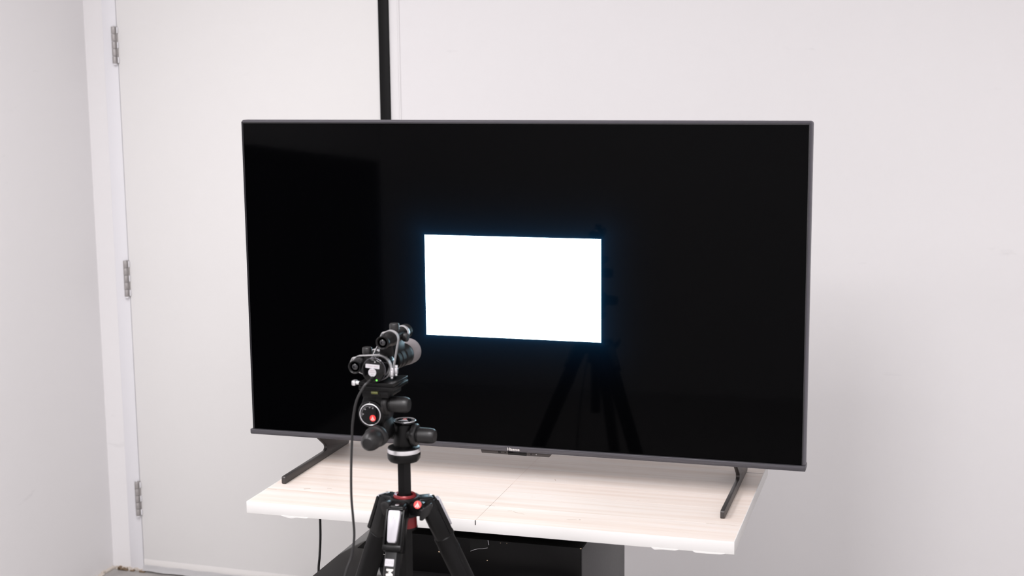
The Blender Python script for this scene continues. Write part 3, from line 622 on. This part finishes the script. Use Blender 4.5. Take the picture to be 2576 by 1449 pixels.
for (x0, x1, x2, y, z) in ((0.0070, 0.0185, 0.0490, -0.745, -0.0735), (0.0340, 0.0452, 0.0735, -0.694, -0.1362)):
    part('release_ring', 'knob', head, lambda bm: lathe(bm, [(0.0110, 0), (0.0180, 0.0012), (0.0190, 0.003), (0.0188, 0.0075), (0.0172, 0.0095), (0.0112, 0.0100), (0.0105, x1-x0)], (x0, y, z), (1, 0, 0), 40, wob=wing))
    part('adjust_knob', 'knob', head, lambda bm: lathe(bm, [(0.0118, 0), (0.0128, 0.0012), (0.0127, x2-x1-0.009), (0.0118, x2-x1-0.003), (0.0098, x2-x1), (0.0, x2-x1+0.0004)], (x1, y, z), (1, 0, 0), 48, wob=flute), label='charcoal adjusting knob')
part('release_ring', 'knob', head, lambda bm: lathe(bm, [(0.0120, 0), (0.0176, 0.0015), (0.0182, 0.005), (0.0172, 0.010), (0.0130, 0.012)], (-0.0015, -0.757, -0.1235), (0, -1, -0.05), 40, wob=wing))
part('adjust_knob', 'knob', head, lambda bm: lathe(bm, [(0.0135, 0.0), (0.0152, 0.002), (0.0156, 0.012), (0.0150, 0.020), (0.0128, 0.027), (0.0085, 0.0315), (0.0, 0.033)], (-0.0015, -0.770, -0.1245), (0, -1, -0.05), 40, wob=flute), label='rounded charcoal knob pointing backward')
def arm(bm):
    prism(bm, [(-0.742, -0.098), (-0.716, -0.096), (-0.700, -0.107), (-0.684, -0.116), (-0.678, -0.126), (-0.690, -0.138), (-0.712, -0.134), (-0.742, -0.125)], frame((0.006, 0, 0), (0, 1, 0), (0, 0, 1), (1, 0, 0)), -0.010, -0.002, 0.002)
part('yoke_arm', 'matte', head, arm)
part('level_vial', 'vial', head, lambda bm: cyl(bm, 0.0026, (-0.006, -0.7672, -0.0508), (0.005, -0.7672, -0.0508), 14), label='yellow green bubble level')
part('vial_housing', 'plastic', head, lambda bm: (bx(bm, -0.0095, 0.0085, -0.7685, -0.766, -0.0560, -0.0528, bev=0.0006), bx(bm, -0.0095, 0.0085, -0.7685, -0.766, -0.0485, -0.0468, bev=0.0005)))
plate = part('release_plate', 'plastic', head, lambda bm: (bx(bm, -0.0265, 0.0330, -0.772, -0.705, -0.0465, -0.0405, bev=0.001), bx(bm, -0.0245, 0.0318, -0.770, -0.707, -0.0405, -0.0385, bev=0.0004), bx(bm, -0.0265, 0.0330, -0.772, -0.705, -0.0385, -0.0340, bev=0.001)), label='black quick release plate')
part('plate_lock', 'silver', plate, lambda bm: (bx(bm, -0.0385, -0.0320, -0.772, -0.760, -0.0405, -0.0325, bev=0.0018), cyl(bm, 0.003, (-0.033, -0.766, -0.0365), (-0.0262, -0.766, -0.0365), 14)), label='small silver lock lever')

# ------------------------------------------------------------------ light meter with two strapped sights
MZ = -0.0137
met = thing('light_meter', 'black cylindrical light meter with two small strapped sights on the tripod head', 'light meter', (0.0, -0.70, -0.0335))
YM = Vector((0, 1, 0)); MC = Vector((0.0, -0.776, MZ))
body = part('housing', 'plastic_gloss', met, lambda bm: lathe(bm, [(0.0, 0.0), (0.0170, 0.0), (0.0188, 0.0012), (0.0195, 0.0045), (0.0197, 0.006), (0.0197, 0.048), (0.0190, 0.052), (0.0165, 0.054), (0.0165, 0.070), (0.0150, 0.072), (0.0150, 0.080)], MC, YM, 56))
part('housing_seam', 'bezel', met, lambda bm: lathe(bm, [(0.0194, 0.0052), (0.0199, 0.0056), (0.0199, 0.0064), (0.0194, 0.0068)], MC, YM, 56, ring=True))
part('barrel', 'matte', met, lambda bm: lathe(bm, [(0.0150, 0.078), (0.0172, 0.079), (0.0172, 0.090), (0.0162, 0.091), (0.0162, 0.094), (0.0176, 0.095), (0.0176, 0.108), (0.0166, 0.109), (0.0166, 0.112), (0.0182, 0.114), (0.0188, 0.128), (0.0192, 0.140), (0.0180, 0.142)], MC, YM, 48))
part('lens_hood', 'greydome', met, lambda bm: lathe(bm, [(0.0178, 0.134), (0.0198, 0.140), (0.0212, 0.152), (0.0216, 0.166), (0.0205, 0.167), (0.0190, 0.152), (0.0165, 0.141)], MC, YM, 48, ring=True), label='grey rubber lens hood')
part('objective', 'lens', met, lambda bm: lathe(bm, [(0.0178, 0.141), (0.0150, 0.144), (0.0, 0.146)], MC, YM, 36))
for (x, z) in ((0.0045, MZ+0.0145), (0.0125, MZ+0.0165)):
    part('housing_screw', 'silver', met, lambda bm: lathe(bm, [(0.0011, 0), (0.0009, 0.0005), (0, 0.0006)], (x, -0.7762 if x < 0.01 else -0.7725, z), (0, -1, 0), 12))
T0 = frame((0, -0.776, MZ), (1, 0, 0), (0, 0, 1), (0, -1, 0))
TL = T0 @ Matrix.Rotation(math.radians(-3), 4, 'Z')
lab = part('label_plate', 'sticker', met, lambda bm: prism(bm, rrect(0.0236, 0.0064, 0.0008, cx=-0.0002, cy=0.0074), TL, 0, 0.0003), 0, label='white rectangular label')
def scribble(bm):
    rnd = random.Random(4); x = -0.0085
    while x < 0.0085:
        wd = rnd.uniform(0.0006, 0.0012)
        if abs(x-0.0005) > 0.0012: bx(bm, x, x+wd, 0.0069, 0.0069+rnd.uniform(0.0010, 0.0014), 0.0003, 0.0004, T=TL)
        x += wd+0.0006
part('label_print', 'pinklabel', lab, scribble, 0)
rl = part('round_label', 'sticker', met, lambda bm: lathe(bm, [(0.0067, 0), (0.0066, 0.0003), (0, 0.0003)], MC+Vector((-0.0005, 0, -0.0026)), (0, -1, 0), 36), 35, label='round pale label')
def rows_print(bm):
    rnd = random.Random(8)
    for cy, hw in ((0.0006, 0.0042), (-0.0022, 0.0050), (-0.0055, 0.0024)):
        x = -hw
        while x < hw:
            wd = rnd.uniform(0.0005, 0.001); bx(bm, x-0.0005, x+wd-0.0005, cy-0.0005, cy+0.0007, 0.0003, 0.0004, T=T0); x += wd+0.0004
part('label_print', 'pinklabel', rl, rows_print, 0)
part('indicator_led', 'led', met, lambda bm: lathe(bm, [(0.0015, 0), (0.0012, 0.0008), (0, 0.0011)], (0.0066, -0.776, MZ-0.0148), (0, -1, 0), 16), label='small green indicator light')
part('cable_grommet', 'rubber', met, lambda bm: lathe(bm, [(0.0042, -0.001), (0.0040, 0.004), (0.0028, 0.010)], (0.0, -0.7755, -0.0262), (0, -1, -0.1), 18))
def sight(off, nm):
    o = Vector((0.0166, -0.775, 0.0318))+Vector(off)
    s = part('sight', 'plastic', met, lambda bm: (lathe(bm, [(0.0078, 0.0026), (0.0092, 0.0004), (0.0100, 0.0), (0.0107, 0.0012), (0.0108, 0.006), (0.0098, 0.0075), (0.0100, 0.012), (0.0118, 0.024), (0.0128, 0.030), (0.0128, 0.038), (0.0110, 0.040), (0.0104, 0.062), (0.0104, 0.080), (0.0112, 0.086), (0.0118, 0.100), (0.0118, 0.108), (0.0105, 0.109), (0.0090, 0.104), (0.0, 0.103)], o, YM, 40),
        lathe(bm, [(0.0078, 0.0026), (0.0062, 0.0036), (0.0, 0.0040)], o, YM, 32)), label=nm)
    part('eyepiece_lens', 'lens', s, lambda bm: lathe(bm, [(0.0060, 0.0036), (0.0045, 0.0024), (0.0, 0.0018)], o, YM, 28))
    part('turret', 'knob', s, lambda bm: (cyl(bm, 0.0072, o+Vector((0.001, 0.053, 0.0095)), o+Vector((0.001, 0.053, 0.0115)), 28), lathe(bm, [(0.0066, 0.0112), (0.0078, 0.0125), (0.0078, 0.0205), (0.0068, 0.0222), (0, 0.0225)], o+Vector((0.001, 0.053, 0)), (0, 0, 1), 32, wob=lambda t: 1+0.02*math.cos(16*t))), label='knurled top turret')
    part('turret', 'knob', s, lambda bm: lathe(bm, [(0.0060, 0.0095), (0.0070, 0.0110), (0.0072, 0.0165), (0.0060, 0.0180), (0, 0.0182)], o+Vector((0, 0.070, -0.002)), (1, 0, -0.1), 28))
    part('bell_ring', 'silver', s, lambda bm: lathe(bm, [(0.0114, 0.086), (0.0122, 0.0875), (0.0122, 0.0935), (0.0116, 0.095)], o, YM, 36, ring=True))
    return s
sight((0, 0, 0), 'upper black sight'); sight((-0.0480, 0.0, -0.0413), 'left black sight')
part('saddle', 'matte', met, lambda bm: (bx(bm, 0.0005, 0.0235, -0.748, -0.690, 0.0040, 0.0250, bev=0.003), bx(bm, -0.0255, -0.0160, -0.748, -0.690, -0.0180, 0.000, bev=0.002)), label='black saddle block under the sights')
def hull(cs, n=48):
    pts = []
    for (cx, cz, r) in cs: pts += [(cx+r*math.cos(2*PI*k/n), cz+r*math.sin(2*PI*k/n)) for k in range(n)]
    pts = sorted(set(pts)); cr = lambda o, a, b: (a[0]-o[0])*(b[1]-o[1])-(a[1]-o[1])*(b[0]-o[0])
    lo, hi = [], []
    for q in pts:
        while len(lo) > 1 and cr(lo[-2], lo[-1], q) <= 0: lo.pop()
        lo.append(q)
    for q in reversed(pts):
        while len(hi) > 1 and cr(hi[-2], hi[-1], q) <= 0: hi.pop()
        hi.append(q)
    return lo[:-1]+hi[:-1]
for (cs, y, cl) in (([(0.0166, 0.0318, 0.0134), (0, MZ, 0.0205)], -0.7370, (0.0232, -0.7370, -0.0165)), ([(-0.0314, -0.0095, 0.0134), (0, MZ, 0.0205)], -0.7475, (0.0200, -0.7475, -0.0190))):
    P = [Vector((x, y, z)) for x, z in hull(cs)]
    sb = part('strap', 'band', met, lambda bm: strip(bm, P, (0, 1, 0), 0.0072, 0.0009), label='thin metal strap')
    tail = max(P, key=lambda v: v.z-0.9*v.x)
    part('strap_tail', 'band', sb, lambda bm: strip(bm, [tail+Vector((0.002, 0, 0.0005)), tail+Vector((-0.0040, -0.001, -0.0005)), tail+Vector((-0.0075, -0.001, -0.0075)), tail+Vector((-0.0070, 0.0, -0.0070)), tail+Vector((-0.0036, 0, 0.0003)), tail+Vector((0.0022, 0.001, 0.0012))], (0, 1, 0), 0.0066, 0.0006))
    cv = Vector(cl)
    def clampf(bm):
        bx(bm, cv.x-0.0020, cv.x+0.0040, cv.y-0.0035, cv.y+0.0035, cv.z-0.0090, cv.z+0.0010, bev=0.0012)
        cyl(bm, 0.0026, cv+Vector((0.0018, 0, 0.0005)), cv+Vector((0.0018, 0, 0.0055)), 16, 0.0008)
        cyl(bm, 0.0022, cv+Vector((0.0015, -0.001, -0.0120)), cv+Vector((0.0015, -0.001, -0.0088)), 14, 0.0006)
    part('strap_clamp', 'silver', sb, clampf, label='silver screw clamp')
# meter cable
bm = bmesh.new()
pts = [(0.0, -0.778, -0.0264), (-0.0006, -0.788, -0.0272), (-0.0014, -0.796, -0.0290), (-0.0058, -0.801, -0.0349), (-0.0164, -0.806, -0.0574), (-0.0228, -0.807, -0.0899), (-0.0249, -0.807, -0.1158), (-0.0284, -0.806, -0.1679), (-0.0297, -0.805, -0.2137), (-0.0279, -0.805, -0.2463), (-0.0268, -0.805, -0.2792), (-0.0304, -0.810, -0.3109), (-0.0385, -0.820, -0.3415), (-0.060, -0.84, -0.45), (-0.085, -0.87, -0.70), (-0.10, -0.90, -1.0), (-0.13, -0.95, -1.17), (-0.18, -1.02, FLOOR+0.002), (-0.30, -1.20, FLOOR+0.002), (-0.42, -1.5, FLOOR+0.002)]
tube(bm, smooth_path(pts, 8), 0.0020, 12)
c = obj('meter_cable', bm, 'cable', None, 60); c['label'] = 'thin black cable running down from the light meter past the tripod'; c['category'] = 'cable'
